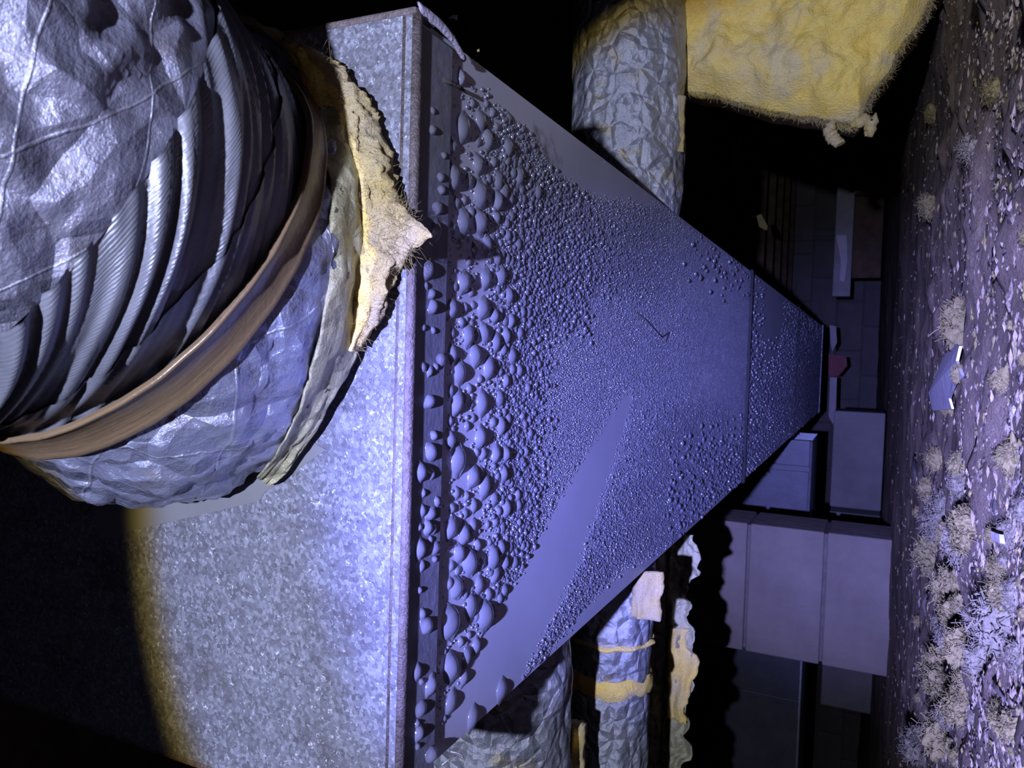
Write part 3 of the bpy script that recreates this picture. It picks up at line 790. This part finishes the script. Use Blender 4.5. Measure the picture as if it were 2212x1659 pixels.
iop = N.new('GeometryNodeInstanceOnPoints'); na = N.new('GeometryNodeInputNamedAttribute'); na.data_type = 'FLOAT_VECTOR'; na.inputs['Name'].default_value = 'scl'
Lk.new(ico.outputs['Mesh'], ssm.inputs[0]); Lk.new(ssm.outputs[0], smt.inputs[0])
Lk.new(gi.outputs[0], iop.inputs['Points']); Lk.new(smt.outputs[0], iop.inputs['Instance']); Lk.new(na.outputs['Attribute'], iop.inputs['Scale'])
Lk.new(iop.outputs[0], go.inputs[0])
md = ob.modifiers.new('beads', 'NODES'); md.node_group = ng
print('beads', len(P3), 'big', len(big))

# ------------------------------------------------------------------ small things
# wet twisted cobweb with a bead near the corner tab, hairs, specks
def hair(name, label, pts, rad, mat, cat_):
    return tag(link(name, tube_mesh(name, pts, rad, 6), mat), label, cat_)
hair('cobweb_strand', 'dark wet cobweb strand dangling off the corner tab of the trunk', [at_z(958, 172, .238), at_z(975, 180, .237), at_z(990, 186, .236), at_z(1003, 196, .236)], [.0016, .0012, .0014, .0006], DARK, 'cobweb')
o = bpy.data.objects.new('water_drop', drop_meshes[2]); col.objects.link(o); o.location = at_z(993, 168, ZB); o.scale = (.0042, .003, .005)
tag(o, 'lone clear drop beside the corner tab of the trunk', 'water drop')
hair('hair', 'long dark hair stuck to the condensation in the middle of the trunk underside', [at_z(a, b, ZB - .001) for a, b in [(1370, 672), (1395, 690), (1415, 712), (1430, 728), (1445, 718), (1437, 738)]], .0004, HAIR, 'hair')
hair('hair', 'thin dark hair across the upper edge of the end cap shadow', [at_y(a, b, Y0 - .003) for a, b in [(705, 183), (722, 188), (736, 186), (742, 178)]], .0004, HAIR, 'hair')
hair('cobweb_strand', 'pale frayed cobweb at the lower corner of the cleat strip', [at_z(a, b, .236) for a, b in [(955, 1652), (970, 1640), (985, 1632), (1003, 1640), (996, 1628), (975, 1624)]], .0004, WEB, 'cobweb')
for k, (pts, y) in enumerate([([(968, 40), (978, 32), (988, 33), (986, 44), (980, 40)], .62), ([(1030, 108), (1035, 105), (1036, 111), (1031, 112)], .66)]):
    P = [at_y(a, b, y) for a, b in pts]
    fk = link('paint_flake', poly_slab('paint_flake', P, (0, .0006, 0)), PAPER)
    link('web_thread', tube_mesh('web_thread', [P[0] + Vector((0, .0003, -.001)), Vector((XR, P[0].y + .01, P[0].z + .03))], .00006, 3), DARK, fk)
    tag(fk, ['white flake caught in a web above the trunk corner', 'tiny pale flake below the larger white one'][k], 'flake')
for k, (a, b, c, d) in enumerate([(1340, 1335, 1346, 1348), ]):
    pass

# fibreglass tufts and litter on the ground
tuft_meshes = []
for k in range(7):
    bm = bmesh.new(); bmesh.ops.create_icosphere(bm, subdivisions=4, radius=1)
    for v in bm.verts:
        p = v.co.copy(); d = .8 + .5 * fbm(p.x * 1.3 + k * 7, p.y * 1.3, p.z * 1.3, 5) + .3 * n3(p.x * 5 + k, p.y * 5, p.z * 5) + .2 * n3(p.x * 11 + k, p.y * 11, p.z * 11)
        v.co = Vector((p.x * d * (1.3 if k % 2 else 1), p.y * d, p.z * d * .5 + .18))
    for f in bm.faces: f.smooth = True
    rk = random.Random(k + 50)
    for q in range(230):
        d = Vector((rk.gauss(0, 1), rk.gauss(0, 1), abs(rk.gauss(0, .8)))).normalized(); p = Vector((d.x * rk.uniform(.6, 1.15), d.y * rk.uniform(.6, 1.15), d.z * .62 + .1))
        t1 = Vector((rk.gauss(0, 1), rk.gauss(0, 1), rk.gauss(0, .6))).normalized() * rk.uniform(.2, .5); t2 = Vector((rk.gauss(0, 1), rk.gauss(0, 1), rk.gauss(0, .6))) * .12
        tube_mesh('', [p - t1 * .5, p + t2, p + t1 * .6, p + t1 + t2], .018, 3, bm)
    me = bpy.data.meshes.new('fibreglass_tuft'); bm.to_mesh(me); bm.free(); me.materials.append(TUFTP if k in (2, 5) else TUFT)
    tuft_meshes.append(me)
def on_ground(px, py):
    r = ray(px, py); z = -.072
    for _ in range(12):
        p = r * (z / r[2]); z = gh(p[0], p[1])
    return Vector((p[0], p[1], z))
def tuft(px, py, wpx, k, label, group=None):
    p = on_ground(px, py); s = wpx / 2 / FPX * p.length
    o = bpy.data.objects.new('fibreglass_tuft', tuft_meshes[k % 7]); col.objects.link(o)
    o.location = p; o.scale = (s, s * 1.2, s * 1.5); o.rotation_euler = (random.uniform(-.3, .3), random.uniform(-.3, .3), random.uniform(0, 6.3))
    return tag(o, label, 'insulation', group)
tuft(2072, 697, 75, 0, 'rounded yellow fiberglass tuft above the grey paper scrap')
tuft(2160, 985, 60, 1, 'orange yellow fiberglass tuft below the grey paper scrap')
tuft(2175, 1345, 100, 2, 'large pale fiberglass clump at the near edge of the ground')
tuft(2050, 1590, 70, 3, 'yellow fiberglass clump nearest the dark far corner of the ground')
tuft(1890, 1065, 50, 4, 'dim tuft on the ground beside the block footing')
tuft(2105, 322, 45, 5, 'small pale tuft on the ground level with the batt corner')
n_t = 0
while n_t < 95:
    py = random.uniform(20, 1655); lo = 2010 if py < 1050 else 1985
    px = random.uniform(lo, 2225)
    dens = .10 if py < 800 else (.3 if py < 1080 else .95)
    if random.random() > dens: continue
    n_t += 1
    tuft(px, py, random.choice([14, 18, 24, 32, 44, 60]) * (1 if py > 1080 else .7), random.randrange(7), 'small yellowish fiberglass tuft scattered on the dusty ground', 'loose tufts on the ground')
# grey paper scrap
sp = [(2072, 742), (2094, 748), (2092, 780), (2100, 812), (2083, 830), (2072, 862), (2070, 884), (2036, 888), (2034, 850), (2042, 800), (2052, 778)]
def on_g2(a, b, dz):
    p = on_ground(a, b); return p + Vector((0, 0, dz))
tag(link('paper_scrap', poly_slab('paper_scrap', [on_g2(a, b, .005 + .0015 * (i % 3)) for i, (a, b) in enumerate(sp)], (0, 0, -.002)), PAPER), 'torn lavender grey paper scrap lying on the ground', 'paper')
tag(link('paper_scrap', poly_slab('paper_scrap', [on_g2(a, b, .01) for a, b in [(2190, 1152), (2212, 1160), (2216, 1180), (2194, 1172)]], (0, 0, -.002)), PAPER), 'small white paper corner among the tufts at the frame edge', 'paper')
for k, (a, b, L, an) in enumerate([(2010, 1440, 38, 1.2), (2140, 1480, 46, 1.4), (2072, 1130, 40, 1.5), (1985, 1010, 60, .8), (2085, 630, 40, .4), (2150, 1370, 40, 1.), (1965, 400, 24, -.8), (2020, 1310, 40, .1)]):
    p = on_ground(a, b); s = L / 2 / FPX * p.length; d = Vector((math.cos(an), math.sin(an) * 2.2, 0)) * s
    tag(link('twig', tube_mesh('twig', [p - d + Vector((0, 0, .003)), p + Vector((0, 0, .006)), p + d + Vector((0, 0, .003))], [s * .1, s * .16, s * .06], 6), DARK), 'dark splinter of wood lying in the ground litter', 'splinter', 'dark splinters on the ground')
# uncountable litter chips
bm = bmesh.new()
for k in range(9000):
    px = 1905 + 330 * random.random() ** .7; py = random.uniform(-60, 1720)
    if py < 1000 and random.random() < .45: continue
    p = on_ground(px, py)
    if p.y > 3.2 or p.y < .2 or abs(p.x) > 2: continue
    s = random.uniform(.5, 1) * random.choice([.0006, .0009, .0013, .002]) * (1 + p.y * .6)
    m = Matrix.Translation(p + Vector((0, 0, s * .4))) @ Matrix.Rotation(random.uniform(0, 6.3), 4, 'Z') @ Matrix.Rotation(random.uniform(-.6, .6), 4, 'X') @ Matrix.Diagonal((s * random.uniform(.8, 3), s, s * .45, 1))
    vs = [bm.verts.new(m @ Vector(c)) for c in ((1, 0, 0), (0, 1, 0), (-1, 0, .2), (0, -1, 0), (0, 0, 1), (.2, 0, -1))]
    for a, b in ((0, 1), (1, 2), (2, 3), (3, 0)):
        f1 = bm.faces.new((vs[a], vs[b], vs[4])); f2 = bm.faces.new((vs[b], vs[a], vs[5]))
        mi = 0 if k % 5 < 3 else (1 if k % 5 == 3 else 2)
        f1.material_index = f2.material_index = mi
me = bpy.data.meshes.new('ground_litter'); bm.to_mesh(me); bm.free()
for m_ in (DIRT, TUFT, DARK): me.materials.append(m_)
tag(link('ground_litter', me), 'crumbs of insulation and dirt strewn over the ground', 'litter', kind='stuff')
